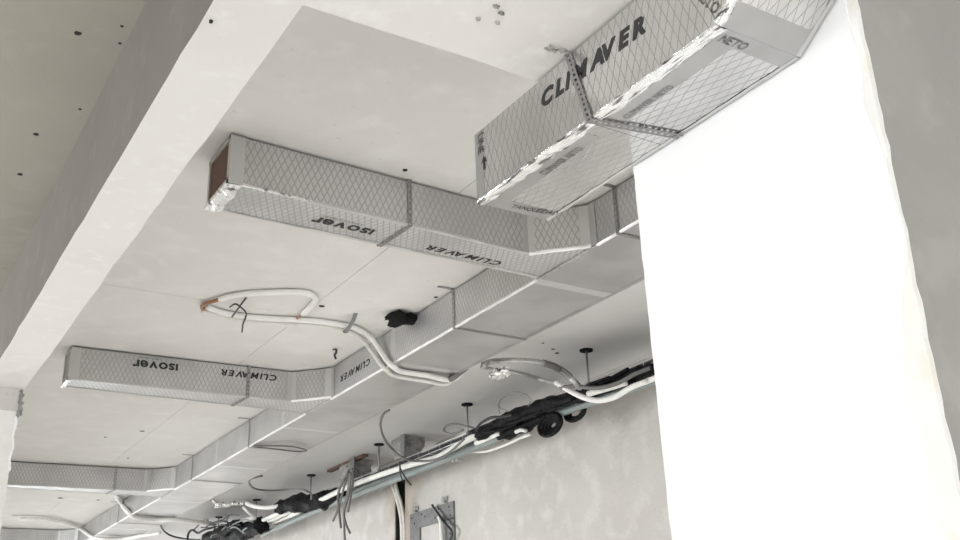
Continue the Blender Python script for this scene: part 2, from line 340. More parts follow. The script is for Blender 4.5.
# column under the long beam
col2 = struct(box('white_column', 0.40, 0.822, 6.34, 6.76, FL, ZB+0.02, M_BEAM), 'white column under the long beam')
box('joint_band', 0.397, 0.826, 6.335, 6.765, ZB-0.135, ZB-0.004, M_WALL, col2)
mb = MB()
for i in range(14):
    z = ZB-0.01-i*.011; mb.box(0.815+rn.uniform(0, .01), 0.832+rn.uniform(0, .018), 6.325+rn.uniform(-.006, .006), 6.37, z-.012, z)
mb.build('spalled_edge', M_BLOCK, col2)
mb = MB()
for i in range(26):
    z = ZB-0.17-i*.012; xx = 0.819+.004*math.sin(i*.55); mb.box(xx-.006, xx+.004+rn.uniform(0, .004), 6.325, 6.36, z-.013, z)
mb.build('plaster_drip', M_SKIM, col2)
def disc(name, c, rx, ry, mat, parent, dz=-0.0025, n=12, rag=0.25):
    V = [(c[0]+rx*(1+rn.uniform(-rag, rag))*math.cos(2*math.pi*k/n), c[1]+ry*(1+rn.uniform(-rag, rag))*math.sin(2*math.pi*k/n), c[2]+dz) for k in range(n)]
    V += [(v[0], v[1], c[2]+.004) for v in V]
    return mesh(name, V, [tuple(reversed(range(n)))]+[(k, (k+1) % n, n+(k+1) % n, n+k) for k in range(n)], mat, parent)
for px, py, r in ((78, 33, .013), (36, 134, .011), (20, 174, .012), (80, 109, .006), (122, 26, .006), (322, 306, .018), (120, 43, .006), (436, 297, .014), (142, 431, .02), (105, 437, .012), (128, 458, .012), (60, 498, .03), (98, 500, .02), (553, 349, .014), (543, 343, .009), (557, 353, .018), (286, 325, .008), (405, 170, .012)):
    q = at(px, py, 2, ZC); disc('anchor_hole', q, r, r, M_HOLE, ceil)
for px, py, r in ((211, 20, .005),):
    q = at(px, py, 2, ZB); disc('anchor_hole', q, r, r, M_HOLE, bpy.data.objects['ceiling_beam'], -0.008)
for px, py, rx, ry in ((552, 48, .022, .012), (562, 49, .02, .010), (497, 6, .01, .006), (501, 12, .008, .005), (478, 18, .006, .005), (498, 22, .007, .004)):
    q = at(px, py, 2, ZB); disc('chipped_patch', q, rx, ry, M_CHIP, bpy.data.objects['cross_beam'], -0.007, 14, .5)

# ------------------------------------------------------------------ main duct
ZM, ZT, XM, XR = 2.00, 2.237, 3.0, 3.515
main = thing('main_duct', (3.25, 11, ZM), 'long foil-faced main duct running beside the rendered wall', 'air duct')
seams = [2.75, 4.13, 5.79, 7.74, 9.4, 11.4, 13.6, 15.9, 18.2, 20.5]
msec = [box('duct_section', XM, XR, a+.001, b-.001, ZM, ZT, M_FOIL, main) for a, b in zip(seams, seams[1:])]
for a, b in zip(seams, seams[1:]): box('underside_panel', XM+.012, XR-.006, a+.003, b-.003, ZM-.0016, ZM+.001, M_SMOOTH, main)
for s in seams[1:-1]:
    m_ = MB(); m_.box(XM-.0015, XM+.001, s-.035, s+.035, ZM, ZT); m_.box(XM, XR, s-.035, s+.035, ZM-.003, ZM); m_.build('seam_tape', M_TAPEDULL, main)
BR = [(3.80, 3.865, 4.11), (7.07, 7.01, 7.29), (11.10, 10.98, 11.26), (15.62, 15.62, 15.9)]
free = [(2.75, 3.60), (4.12, 6.80), (7.27, 10.76), (11.25, 15.4), (15.9, 20.5)]
for a, b in free: edge_tape('corner_tape', (XM, a, ZM), (XM, b, ZM), (-1, 0, 0), (0, 0, -1), 0.009, 0.014, M_EDGE, main, wob=.25)
edge_tape('corner_tape', (XR, 2.75, ZM), (XR, 20.5, ZM), (1, 0, 0), (0, 0, -1), 0.02, 0.03, M_SMOOTH, main, eps=.0025)
q = at(341, 381, 0, XM)
text('printed_brand', 'CLIMAVER', (XM, 6.14, 2.135), (0, 1, 0), (0, 0, -1), 0.49, 0.05, M_INK, msec[2], bold=0.04, shear=.2, spacing=1.15)

# ------------------------------------------------------------------ branch ducts
ZBR = 2.010
def branch(i, label, xl, open_end):
    yl, yr, yb = BR[i]; xk = 2.775; yk = yr-0.225
    t = thing('branch_duct', ((xl+XM)/2, yl, ZBR), label, 'air duct', 'branch ducts off the main duct')
    fl = lambda x: yl+(yr-yl)*(x-xl)/(xk-xl)
    xs_ = {0: 2.07, 1: 2.44, 2: 2.45, 3: 2.5}[i]
    ybl = yb-.02
    sa = prism('duct_section', [(xl, yl), (xs_-.001, fl(xs_)), (xs_-.001, yb), (xl, ybl)], ZBR, ZT, M_FOIL, t)
    sb = prism('duct_section', [(xs_+.001, fl(xs_)), (xk, yr), (XM-.002, yk), (XM-.002, yb), (xs_+.001, yb)], ZBR, ZT, M_FOIL, t)
    e = 0.0025; u = Vector((xk, yr, 0)); v = Vector((XM-.002, yk, 0)); n = Vector((-1, -1, 0)).normalized()
    for c, wl in ((u, .035), (v, .05)):
        m_ = MB(); dd = (v-u).normalized()
        p_ = Vector((c.x, c.y, ZBR)); top = Vector((c.x, c.y, ZT))
        d2 = Vector((1, 0, 0)) if c is u else Vector((0, 1, 0)); n2 = Vector((0, -1, 0)) if c is u else Vector((-1, 0, 0))
        sg = 1 if c is u else -1
        m_.bar(p_+dd*(wl/2*sg)+n*.0005, top+dd*(wl/2*sg)+n*.0005, dd*(wl/2), .002, n)
        m_.bar(p_-(d2*wl/2 if c is u else d2*wl/2)+n2*.0005, top-d2*wl/2+n2*.0005, d2*(wl/2), .002, n2)
        m_.build('elbow_tape', M_TAPEDULL, t)
    edge_tape('corner_tape', (u.x, u.y, ZBR), (v.x, v.y, ZBR), n, (0, 0, -1), 0.014, 0.02, M_EDGE, t)
    # folded corner along the front bottom edge: bright near the open end, dull beyond
    nb_ = (0, -1, 0)
    edge_tape('corner_tape', (xl, yl, ZBR), (xl+.38, fl(xl+.38), ZBR), nb_, (0, 0, -1), 0.010, 0.010, M_TAPE if open_end else M_TAPEDULL, t, eps=.0015)
    edge_tape('corner_tape', (xl+.38, fl(xl+.38), ZBR), (xk, yr, ZBR), nb_, (0, 0, -1), 0.012, 0.015, M_TAPEDULL, t, eps=.0015)
    edge_tape('corner_tape', (xl, ybl, ZBR), (XM, yb, ZBR), (0, 1, 0), (0, 0, -1), 0.012, 0.02, M_TAPEDULL, t, eps=.0015)
    # flange wrapped round the end
    fw = MB()
    fw.box(xl-.012, xl+.055, yl-.005, yl-.0005, ZBR-.004, ZT); fw.box(xl-.012, xl+.012, yl-.009, yl-.0045, ZBR-.006, ZT-.004)
    fw.box(xl-.012, xl+.0, yl, yl+.02, ZBR, ZT); fw.box(xl-.012, xl, ybl-.02, ybl, ZBR, ZT)
    fw.box(xl-.012, xl, yl, ybl, ZBR, ZBR+.022); fw.box(xl-.012, xl, yl, ybl, ZT-.018, ZT)
    fl_ = fw.build('end_flange', M_TAPEDULL, t)
    edge_tape('flange_tape', (xl-.012, yl, ZBR-.0015), (xl-.012, ybl, ZBR-.0015), (-1, 0, 0), (0, 0, -1), 0.02, 0.075 if open_end else 0.03, M_TAPE, fl_, wob=.5, eps=.004)
    pnl = box('end_panel', xl-.004, xl-.0005, yl+.018, ybl-.018, ZBR+.02, ZT-.016, M_BROWN if open_end else M_SMOOTH, t)
    if open_end: pnl['label'] = 'bare brown board closing the duct end'
    return t, fl, (sa, sb)
b1, f1, b1s = branch(0, 'foil-faced branch duct with brown end panel, nearest the cross beam', 1.198, True)
b2, f2, b2s = branch(1, 'foil-faced branch duct with upside-down lettering on its upright side', 1.212, False)
b3, f3, s3 = branch(2, 'plain foil-faced branch duct partly behind the white column', 1.25, False)
b4, f4, s4 = branch(3, 'farthest plain branch duct at the distant end of the main duct', 1.25, False)
sl1 = (3.865-3.80)/(2.775-1.21)
text('printed_brand', '\u0131sover', (1.96, 3.955, ZBR), (-1, -sl1, 0), (0, 1, 0), 0.315, 0.062, M_INK, b1s[0], bold=0.03, spacing=.55)
text('printed_maker', 'SAINT-GOBAIN', (1.88, 3.925, ZBR), (-1, -sl1, 0), (0, 1, 0), 0.20, 0.016, M_GREYINK, b1s[0])
text('printed_brand', 'CLIMAVER', (2.715, 4.012, ZBR), (-1, -sl1, 0), (0, 1, 0), 0.445, 0.055, M_INK, b1s[1], bold=0.04, shear=.2, spacing=1.15)
sl2 = (7.01-7.07)/(2.775-1.212)
text('printed_brand', '\u0131sover', (1.925, f2(1.925), 2.20), (-1, -sl2, 0), (0, 0, -1), 0.315, 0.052, M_INK, b2s[0], bold=0.03, spacing=.55)
text('printed_maker', 'SAINT-GOBAIN', (1.80, f2(1.80), 2.225), (-1, -sl2, 0), (0, 0, -1), 0.15, 0.013, M_GREYINK, b2s[0])
text('printed_brand', 'CLIMAVER', (2.655, f2(2.655), 2.20), (-1, -sl2, 0), (0, 0, -1), 0.42, 0.048, M_INK, b2s[1], bold=0.04, shear=.2, spacing=1.15)

# ------------------------------------------------------------------ supply duct under the cross beam
X0, X1, Z0, Z1 = 1.61, 1.893, 1.45, 1.70
big = thing('supply_duct', (1.75, 1.9, Z0), 'wide foil-faced supply duct with large lettering under the cross beam', 'air duct')
def yz_prism(name, poly, x0, x1, mat, parent):
    n = len(poly); v = [(x0, y, z) for y, z in poly]+[(x1, y, z) for y, z in poly]
    f = [tuple(range(n)), tuple(reversed(range(n, 2*n)))]+[(i, n+i, n+(i+1) % n, (i+1) % n) for i in range(n)]
    return mesh(name, v, f, mat, parent)
YF, YE, YS, SL = 1.412, 2.512, 1.93, 0.69
ZU = ZT-.01; yt = YF+.078; yt2 = yt-(ZU-Z1)/SL; yb2 = YF-(ZU-.25-Z0)/SL
bg1 = yz_prism('duct_section', [(YE, Z0), (YE, Z1), (YS+.001, Z1), (YS+.001, Z0)], X0, X1, M_BIGFOIL, big)
bg2 = yz_prism('duct_section', [(YS-.001, Z0), (YS-.001, Z1), (yt, Z1), (YF, Z0)], X0, X1, M_BIGFOIL, big)
yz_prism('duct_offset', [(YF-.001, Z0), (yt-.001, Z1), (yt2, ZU), (yb2, ZU-.25)], X0, X1, M_BIGFOIL, big)
yz_prism('duct_section', [(yb2-.001, ZU-.25), (yt2-.001, ZU), (-3.0, ZU), (-3.0, ZU-.25)], X0, X1, M_BIGFOIL, big)
dn = Vector((0, -SL, -1)).normalized(); dd = Vector((0, -1, SL)).normalized()
edge_tape('corner_tape', (X0, YE, Z0), (X0, YF, Z0), (-1, 0, 0), (0, 0, -1), 0.007, 0.042, M_BIGTAPE, big, wob=.35, eps=.0018, step=.03)
pf = Vector((X0, YF, Z0)); edge_tape('corner_tape', pf, pf+dd*.5, (-1, 0, 0), dn, 0.018, 0.022, M_BIGTAPE, big, wob=.35, eps=.002, step=.03)
edge_tape('corner_tape', (X1, YE, Z0), (X1, YF, Z0), (1, 0, 0), (0, 0, -1), 0.012, 0.012, M_TAPEDULL, big, eps=.0015)
pf = Vector((X1, YF, Z0)); edge_tape('corner_tape', pf, pf+dd*.5, (1, 0, 0), dn, 0.012, 0.014, M_TAPEDULL, big, eps=.0015)
m_ = MB(); m_.box(X0+.002, X1-.001, YF, YF+.055, Z0-.0012, Z0); m_.bar(Vector(((X0+X1)/2, YF, Z0)), Vector(((X0+X1)/2, YF, Z0))+dd*.07, Vector(((X1-X0)/2-.002, 0, 0)), .0012, dn); m_.build('fold_tape', M_SMOOTH, big)
m_ = MB(); m_.box(X0+.03, X1, YE-.06, YE, Z0-.0012, Z0); m_.box(X0-.0012, X0, YE-.045, YE, Z0+.012, Z1); m_.build('end_tape', M_SMOOTH, big)
m_ = MB(); m_.box(X0+.036, X0+.085, YS+.05, YE-.06, Z0-.0010, Z0); m_.build('plain_margin', M_SMOOTH, big)
m_ = MB(); m_.box(X0+.036, X0+.10, YF+.055, YS-.03, Z0-.0010, Z0); m_.build('plain_margin', M_SMOOTH, big)
text('printed_brand', 'CLIMAVER', (X0, 2.131, 1.600), (0, -1, -.04), (0, 0, 1), 0.475, 0.058, M_INK, bg1, bold=0.05, shear=.25, spacing=1.2)
text('printed_line', 'LINE', (X0-.0014, 2.489, 1.686), (0, .06, -1), (0, -1, 0), 0.072, 0.030, M_INK, bg1, spacing=1.15)
mesh('printed_arrow', [(X0-.0026, y, z) for y, z in ((2.465, 1.546), (2.457, 1.546), (2.457, 1.576), (2.445, 1.571), (2.461, 1.598), (2.477, 1.571), (2.465, 1.576))], [(0, 1, 2, 3, 4, 5, 6)], M_INK, bg1)
text('printed_word', 'TANQUEIDAD', (1.722, 2.496, Z0-.0012), (1, -.12, 0), (0, -1, 0), 0.168, 0.032, M_INK, bg1, spacing=1.12)
text('outlined_brand', 'CLIMAVER NETO', (1.663, 2.245, Z0-.001), (.03, -1, 0), (-1, 0, 0), 0.19, 0.028, M_GREYINK, bg2, outline=True).location.x += .03
text('outlined_brand', 'CLIMAVER NETO', (1.70, 1.86, Z0-.001), (.03, -1, 0), (-1, 0, 0), 0.19, 0.022, M_GREYINK, bg2, outline=True)
text('outlined_brand', 'NETO', (X0, 1.472, 1.57), (0, -.62, -1.0), (0, -.8, .5), 0.09, 0.03, M_GREYINK, bg2, outline=True)
text('outlined_brand', 'NETO', (X0+.045, YF+.048, Z0-.0012), (1, 0, 0), (0, -1, 0), 0.085, 0.03, M_GREYINK, bg2, outline=True)

# ------------------------------------------------------------------ hanger straps
GS = 'metal straps hanging the ducts'
def main_strap(y, label, zt=ZC):
    s = strap('hanger_strap', [(XM-.004, y, zt), (XM-.004, y, ZM-.005), (XR+.006, y, ZM-.005), (XR+.006, y, zt)], (0, .011, 0), M_STRAP, label, GS, [(-1, 0, 0), (0, 0, -1), (1, 0, 0)])
    MB().bar((XM-.11, y, ZC-.003), (XM+.0, y, ZC-.003), (0, .011, 0), .002, (0, 0, -1)).build('ceiling_tab', M_STRAP, s)
main_strap(3.43, 'metal strap around main duct beside the grey column')
main_strap(4.99, 'metal strap around main duct between lettered branch and black rag')
main_strap(8.53, 'metal strap around main duct beyond the upside-down lettered branch, nearer one')
main_strap(10.16, 'metal strap around main duct just before the plain branch by the white column')
main_strap(13.1, 'metal strap around main duct between the two plain far branches')
def branch_strap(x, fl, yb, label, lean=.0):
    y = fl(x)-.004
    strap('hanger_strap', [(x+lean, y, ZC), (x, y, ZBR-.004), (x-.02, yb+.006, ZBR-.004), (x, yb+.006, ZC)], (.012, 0, 0), M_STRAP, label, GS, [(0, -1, 0), (0, 0, -1), (0, 1, 0)])
branch_strap(2.077, f1, 4.11, 'metal strap round the branch with brown end panel')
branch_strap(2.44, f2, 7.29, 'metal strap crossing the upside-down lettering on the branch')
branch_strap(2.45, f3, 11.26, 'metal strap round the plain branch behind the white column')
strap('hanger_strap', [(X0-.005, 1.985, ZB), (X0-.005, 1.912, Z0-.006), (X1+.004, 1.86, Z0-.006)], (0, .013, 0), M_STRAP, 'perforated metal strap carrying the wide supply duct from the cross beam', GS, [(-1, 0, 0), (0, 0, -1)], pitch=.02)

# ------------------------------------------------------------------ refrigerant pipes on the ceiling
zp = ZC-.022
C = lambda x, y, z=zp: at(x, y, 2, z)
X = lambda x, y, v: at(x, y, 0, v)
def shift(v, dx=0, dy=0, dz=0): return Vector((v[0]+dx, v[1]+dy, v[2]+dz))
pa = thing('insulated_pipe', C(350, 327), 'white insulated pipe looping back on itself on the ceiling', 'pipe', 'white insulated pipes clipped to the ceiling')
low = [C(207, 307), C(225, 313), C(250, 317), C(280, 319), C(310, 320.5), C(340, 324.5), C(358, 329), C(372, 339, zp-.015), X(386, 359, XM-.024), X(394, 367, XM-.02), C(402, 371.5, ZM-.022), C(425, 375, ZM-.022), C(452, 379.5, ZM-.024), Vector((3.58, 5.82, 2.05)), Vector((3.66, 5.80, 2.12))]
tube('insulation', low, .0185, M_WHITEP, pa)
up_ = [C(220, 299.5), C(232, 296), C(252, 293.5), C(285, 292), C(306, 293), C(315, 298), C(313, 304), C(303, 314)]
tube('insulation', up_, .0185, M_WHITEP, pa)
o = tube('copper_end', [C(307, 311), C(303, 314), C(297, 318.5)], .008, M_COPPER, pa); 
tube('copper_bend', [C(228, 297.5), C(214, 301), C(205, 304), C(202, 308), C(208, 309)], .012, M_COPPER, pa)
o = tube('end_sleeve', [C(450, 379.2, ZM-.024), Vector((3.50, 5.84, ZM-.02)), Vector((3.58, 5.82, 2.05)), Vector((3.66, 5.80, 2.13))], .021, M_GREYC, pa)
pb = thing('insulated_pipe', C(340, 330), 'thinner off-white pipe running alongside the looped one on the ceiling', 'pipe', 'white insulated pipes clipped to the ceiling')
low2 = [C(202, 311), C(225, 316.5), C(250, 321), C(280, 323.5), C(310, 325), C(338, 328.5), C(354, 334), C(366, 344, zp-.015), X(379, 362, XM-.022), X(386, 370, XM-.018), C(396, 376, ZM-.02), C(425, 381, ZM-.02), C(447, 384, ZM-.02), Vector((3.57, 5.93, 2.05)), Vector((3.66, 5.92, 2.12))]
tube('insulation', low2, .0145, M_OFFP, pb)
cl = thing('pipe_clip', C(350, 327), 'short grey strip holding the two pipes against the ceiling', 'clip')
p_, q_ = C(345.5, 333, ZC-.05), C(353, 321, ZC-.05)
dw = (q_-p_).normalized().cross(Vector((0, 0, 1)))*.013
MB().bar(p_, q_, dw, .002, (0, 0, -1)).bar(q_, q_+Vector((.01, -.02, .05)), dw, .002, (0, 0, -1)).bar(p_, p_+Vector((-.01, .02, .05)), dw, .002, (0, 0, -1)).build('strip', M_ZINC, cl)
wt = thing('wire_tie', C(241, 306), 'twisted dark wire tie dangling over the looped pipe', 'wire')
tube('wire', [C(246, 298, ZC-.05), C(240, 306, ZC-.06), C(232, 317, ZC-.06)], .0055, M_BLACK, wt, 6)
tube('wire', [C(230, 307, ZC-.05), C(235, 304, ZC-.06), C(240, 306.5, ZC-.06), C(246, 313, ZC-.07), C(245, 319, ZC-.09), C(243, 324, ZC-.10), C(242, 332, ZC-.11)], .0055, M_BLACK, wt, 6)
hk = thing('wire_hook', C(335, 350), 'small bent wire hook hanging from the bare ceiling', 'wire')
tube('wire', [C(333, 349, ZC), C(336, 349.5, ZC-.01), C(336, 353, ZC-.04), C(334.5, 355, ZC-.05), C(336, 359, ZC-.08)], .008, M_BLACK, hk, 6)
# black rag stuffed at the edge of the main duct
rg = thing('black_rag', C(403, 319), 'crumpled black rag stuffed between ceiling and main duct', 'rag')
bm = bmesh.new(); bmesh.ops.create_icosphere(bm, subdivisions=3, radius=1)
rr = random.Random(11); c0 = C(402, 319.5, ZC-.035)
for v in bm.verts:
    k = 1+.22*math.sin(v.co.x*5+v.co.y*3)+.15*math.sin(v.co.y*9+v.co.z*4)+rr.uniform(-.07, .07)
    v.co = Vector((v.co.x*.095*k, v.co.y*.10*k, v.co.z*.03*k))
    v.co = Vector((v.co.x+.25*v.co.y*0, v.co.y, v.co.z+.012*math.sin(v.co.x*60)))
mesh('cloth', [v.co+c0 for v in bm.verts], [tuple(q.index for q in f.verts) for f in bm.faces], M_DARK, rg, True); bm.free()
tube('corner', [c0+Vector((.06, -.03, -.01)), C(418, 319, ZC-.045), C(427, 318.5, ZC-.04)], .012, M_DARK, rg, 6, 6, rad=lambda t, i: .02*(1-t)+.003)
tube('corner', [c0+Vector((-.05, .02, -.01)), C(393, 319, ZC-.04), C(389, 320, ZC-.035)], .012, M_DARK, rg, 6, 6, rad=lambda t, i: .016*(1-t)+.003)

# ------------------------------------------------------------------ cable tray on threaded rods
RX = 4.50
rods = [(5.62, 'threaded rod near the kinked foil hose'), (7.31, 'threaded rod between foil hose and wall plate'), (9.0, 'threaded rod between the two mortar blocks'), (10.69, 'threaded rod just past the second mortar block'), (12.4, 'threaded rod above the black wrapped pipes'), (13.85, 'farthest threaded rod over the tangle of cables')]
for y, lb in rods:
    t = thing('threaded_rod', (RX, y, ZC), lb+', black washer at the ceiling', 'rod', 'threaded rods carrying the cable tray')
    n = 8
    MB().tube([(RX, y, ZC-.001), (RX, y, 1.94)], .0075, 8, 1).build('rod', M_ROD, t, True)
    MB().tube([(RX, y, ZC-.0005), (RX, y, ZC-.012)], .05, 14, 1).build('washer', M_DARK, t)
    MB().tube([(RX, y, 2.0), (RX, y, 1.98)], .02, 6, 1).build('nut', M_ROD, t)
    MB().tube([(RX, y, 1.951), (RX, y, 1.94)], .022, 6, 1).build('nut', M_ROD, t)
    MB().box(RX-.03, RX+.35, y-.02, y+.02, 1.951, 1.958).build('support_bar', M_ZINC, t)
tr = thing('cable_tray', (4.65, 9.5, 2.0), 'zinc wire-mesh cable tray hung along the rendered wall', 'cable tray')
YA, YB = 3.2, 15.6
for x, z in ((4.53, 2.012), (4.53, 1.966), (4.63, 1.966), (4.73, 1.966), (4.83, 1.966), (4.83, 2.012)):
    MB().tube([(x, YA, z), (x, YB, z)], .0035, 6, 1).build('long_wire', M_WIRE, tr, True)
m_ = MB(); k = 0; y = YA+.05
while y < YB:
    m_.tube([(4.53, y, 2.015), (4.53, y, 1.9625), (4.83, y, 1.9625), (4.83, y, 2.015)], .0022, 5, 1); y += .2
cw = m_.build('cross_wires', M_WIRE, tr, True); cw['kind'] = 'stuff'

# ------------------------------------------------------------------ pipes and cables along the wall
GP = 'pipes and cables along the rendered wall'
def run(name, label, cat, pts, r, mat, n=10, part='body', rad=None, sm=8):
    t = thing(name, pts[len(pts)//2], label, cat, GP); tube(part, pts, r, mat, t, n, sm, rad); return t
run('insulated_pipe', 'long bright white pipe lying on the cable tray past the mortar blocks', 'pipe', [X(290, 516, 4.48), X(305, 507.5, 4.48), X(325, 498, 4.46), X(350, 486, 4.46), X(380, 475, 4.46), X(410, 465, 4.46), X(425, 461, 4.46), X(440, 456, 4.46), X(455, 447, 4.46), X(470, 438.5, 4.46), X(480, 434.5, 4.46), X(500, 426, 4.46)], .026, M_WHITEP)
run('insulated_pipe', 'white pipe sagging from the foil hose over the tray to the grey column', 'pipe', [X(556, 382.5, 4.20), X(570, 391, 4.22), X(585, 398, 4.25), X(600, 400.5, 4.28), X(615, 397, 4.30), X(630, 388, 4.32), X(645, 382, 4.35), X(658, 377, 4.38), shift(X(658, 377, 4.38), 0, -1.2), shift(X(658, 377, 4.38), 0, -2.6)], .019, M_WHITEP)
run('insulated_pipe', 'short white pipe end beside the sagging pipe on the tray', 'pipe', [X(588, 394, 4.36), X(600, 390.5, 4.38), X(612, 387, 4.38), X(626, 382.5, 4.40)], .021, M_WHITEP)
run('conduit', 'grey-green rigid conduit running along the wall under the white pipe', 'conduit', [X(262, 535, 4.56), X(300, 518, 4.56), X(340, 501, 4.56), X(380, 485.5, 4.56), X(420, 470, 4.56), X(460, 453.5, 4.56), X(500, 437.5, 4.56), X(540, 421, 4.56), X(580, 406, 4.56), X(652, 381, 4.56), shift(X(652, 381, 4.56), 0, -1.2), shift(X(652, 381, 4.56), 0, -2.6)], .03, M_CONDUIT)
run('conduit', 'second grey conduit tucked behind the grey-green one', 'conduit', [X(300, 514, 4.63), X(340, 497, 4.63), X(380, 481, 4.63), X(420, 466, 4.63), X(470, 446, 4.63), X(540, 418, 4.63), X(652, 375, 4.63), shift(X(652, 375, 4.63), 0, -1.2), shift(X(652, 375, 4.63), 0, -2.6)], .028, M_CONDUIT)
run('insulated_pipe', 'thin white cable bowing down against the wall from the black coil', 'pipe', [X(470, 451, 4.65), X(485, 451.5, 4.65), X(500, 447, 4.65), X(515, 440.5, 4.65), X(527, 434, 4.63)], .012, M_WHITEP)
run('insulated_pipe', 'short white pipe stub sticking out of the black wrap', 'pipe', [X(476, 443, 4.50), X(488, 438, 4.50), X(500, 433, 4.50)], .022, M_WHITEP)
def lump(a, seed):
    r_ = random.Random(seed); ph = [r_.uniform(0, 6) for _ in range(4)]
    return lambda t, i: (a*(.75+.35*math.sin(math.pi*min(1, max(0, t)))+.14*math.sin(t*17+ph[0])+.08*math.sin(t*41+ph[1])), lambda j: 1+.16*math.sin(j*2.1+i*.7+ph[2]))
run('pipe_wrap', 'bulky black wrapped bundle on the tray beside the coil', 'wrap', [X(478, 436, 4.44), X(492, 428, 4.44), X(510, 419, 4.44), X(530, 411, 4.44), X(550, 404, 4.44), X(575, 398, 4.42)], .05, M_WRAP, 14, rad=lump(.05, 1))
run('pipe_wrap', 'black wrapped bundle on the tray vanishing behind the grey column', 'wrap', [X(575, 400, 4.46), X(600, 389, 4.48), X(620, 382, 4.48), X(640, 374, 4.48), X(662, 366, 4.48), shift(X(662, 366, 4.48), 0, -1.2), shift(X(662, 366, 4.48), 0, -2.6)], .05, M_WRAP, 14, rad=lump(.042, 2))
run('pipe_wrap', 'thin black wrapped cables under the bulky bundle', 'wrap', [X(498, 437, 4.52), X(512, 432, 4.54), X(528, 425, 4.54), X(548, 415, 4.54)], .03, M_WRAP, 12, rad=lump(.042, 5))
run('pipe_wrap', 'black wrapped pipe bundle past the second mortar block', 'wrap', [X(279, 508, 4.44), X(288, 505, 4.46), X(300, 503.5, 4.48), X(315, 502, 4.50), X(330, 498, 4.54), X(344, 492, 4.56)], .06, M_WRAP, 14, rad=lump(.085, 3))
run('pipe_wrap', 'black wrapped mass at the far tangle of cables', 'wrap', [X(262, 525, 4.42), X(245, 531, 4.44), X(230, 536, 4.46), X(205, 546, 4.48)], .06, M_WRAP, 14, rad=lump(.10, 4))
run('pipe_wrap', 'thin black tape wound on the pipes above the far tangle', 'wrap', [X(240, 523, 4.32), X(230, 528, 4.32), X(218, 533, 4.32), X(205, 538, 4.32)], .04, M_WRAP, 12, rad=lump(.06, 6))
rs = random.Random(31)
for k in range(6):
    base = [(474, 437), (492, 428), (512, 419), (532, 411), (552, 403), (580, 394), (606, 384), (632, 374), (660, 364)]
    pts = [X(a+rs.uniform(-4, 4), b+rs.uniform(-7, 8), 4.40+rs.uniform(0, .05)) for a, b in base[(k % 3):(k % 3)+6]]
    run('black_cable', 'black cable strand snaking over the bulky wrapped bundle', 'cable', pts, .013, M_WRAP, 6)
# coil of black cable against the wall
cc = X(552, 425, 4.54); ct = thing('cable_coil', cc, 'round coil of black cable hanging under the tray', 'cable coil', GP)
for k, rad_ in enumerate((.125, .10, .075, .05)):
    pts = [cc+Vector((-.02+.012*k, math.cos(a)*rad_*1.15, math.sin(a)*rad_*.62)) for a in [2*math.pi*i/16 for i in range(17)]]
    tube('cable_turn', pts, .017, M_WRAP, ct, 8, 3)
cc2 = X(575, 412, 4.58)
for k, rad_ in enumerate((.10, .07)):
    pts = [cc2+Vector((.012*k, math.cos(a)*rad_*1.2, math.sin(a)*rad_*.6)) for a in [2*math.pi*i/16 for i in range(17)]]
    tube('cable_turn', pts, .016, M_WRAP, ct, 8, 3)
run('tape_scrap', 'scrap of white tape stuck on the black wrapped cables', 'tape', [X(516, 432, 4.50), X(521, 430, 4.50), X(526, 431, 4.50)], .016, M_WHITEP, 8)
run('tape_scrap', 'small white tape end below the black wrapped cables', 'tape', [X(522, 437.5, 4.50), X(530, 434.5, 4.50)], .012, M_WHITEP, 8)
# white pipes around the far wrap
for lb, pts, r in (('white pipe rising to the foil end past the second mortar block', [X(246, 503, 4.15), X(253, 506, 4.2), X(262, 507.5, 4.26), X(270, 507.5, 4.32), X(279, 506, 4.4)], .024),
                   ('upper of three white pipes leaving the far black wrap', [X(258, 521, 4.42), X(266, 519, 4.44), X(275, 515, 4.46), X(282, 511, 4.48)], .026),
                   ('middle of three white pipes leaving the far black wrap', [X(256, 519, 4.50), X(262, 522, 4.50), X(272, 519.5, 4.50), X(282, 515, 4.52), X(292, 511, 4.54)], .026),
                   ('lowest of three white pipes leaving the far black wrap', [X(262, 526, 4.56), X(274, 522, 4.58), X(288, 516.5, 4.60), X(300, 512, 4.60)], .026),
                   ('thin white pipe bridging the foil end and the three pipes', [X(243, 507, 4.18), X(249, 513, 4.25), X(256, 519, 4.36)], .016),
                   ('short white pipe piece before the far tangle', [X(240, 522, 4.36), X(248, 519.5, 4.38), X(255, 518, 4.40)], .026)):
    run('insulated_pipe', lb, 'pipe', pts, r, M_WHITEP)
# foil-covered hose from the main duct to the tray
def corr(a): return lambda t, i: a*(1+.16*(i % 2))
hs = thing('foil_hose', C(520, 372, 2.1), 'crumpled foil-covered hose curving from main duct to tray', 'hose', 'foil hoses')
Hs = lambda x, y, v=2.07: at(x, y, 2, v)
tube('foil_cover', [Hs(483, 365, 2.06), Hs(492, 361.5, 2.1), Hs(510, 360.5), Hs(527, 361), Hs(545, 363.5), Hs(560, 370), X(572, 379, 4.15), X(580, 388, 4.26)], .02, M_HOSE, hs, 8, 8, rad=corr(.019))
tube('dark_sleeve', [Hs(543, 363), Hs(553, 366), Hs(563, 371.5), Hs(570, 377)], .026, M_GREYC, hs, 8, 6)
hs2 = thing('foil_hose', C(520, 380, 2.1), 'lower foil-covered hose ending in the white sagging pipe', 'hose', 'foil hoses')
tube('foil_cover', [Hs(482, 367, 2.05), Hs(495, 370, 2.08), Hs(510, 371.5), Hs(525, 374.5), Hs(540, 379), X(556, 382.5, 4.20)], .018, M_HOSE, hs2, 8, 8, rad=corr(.014))
m_ = MB(); cN = Hs(500, 373, 2.06); rl = random.Random(4)
bm = bmesh.new(); bmesh.ops.create_icosphere(bm, subdivisions=3, radius=1)
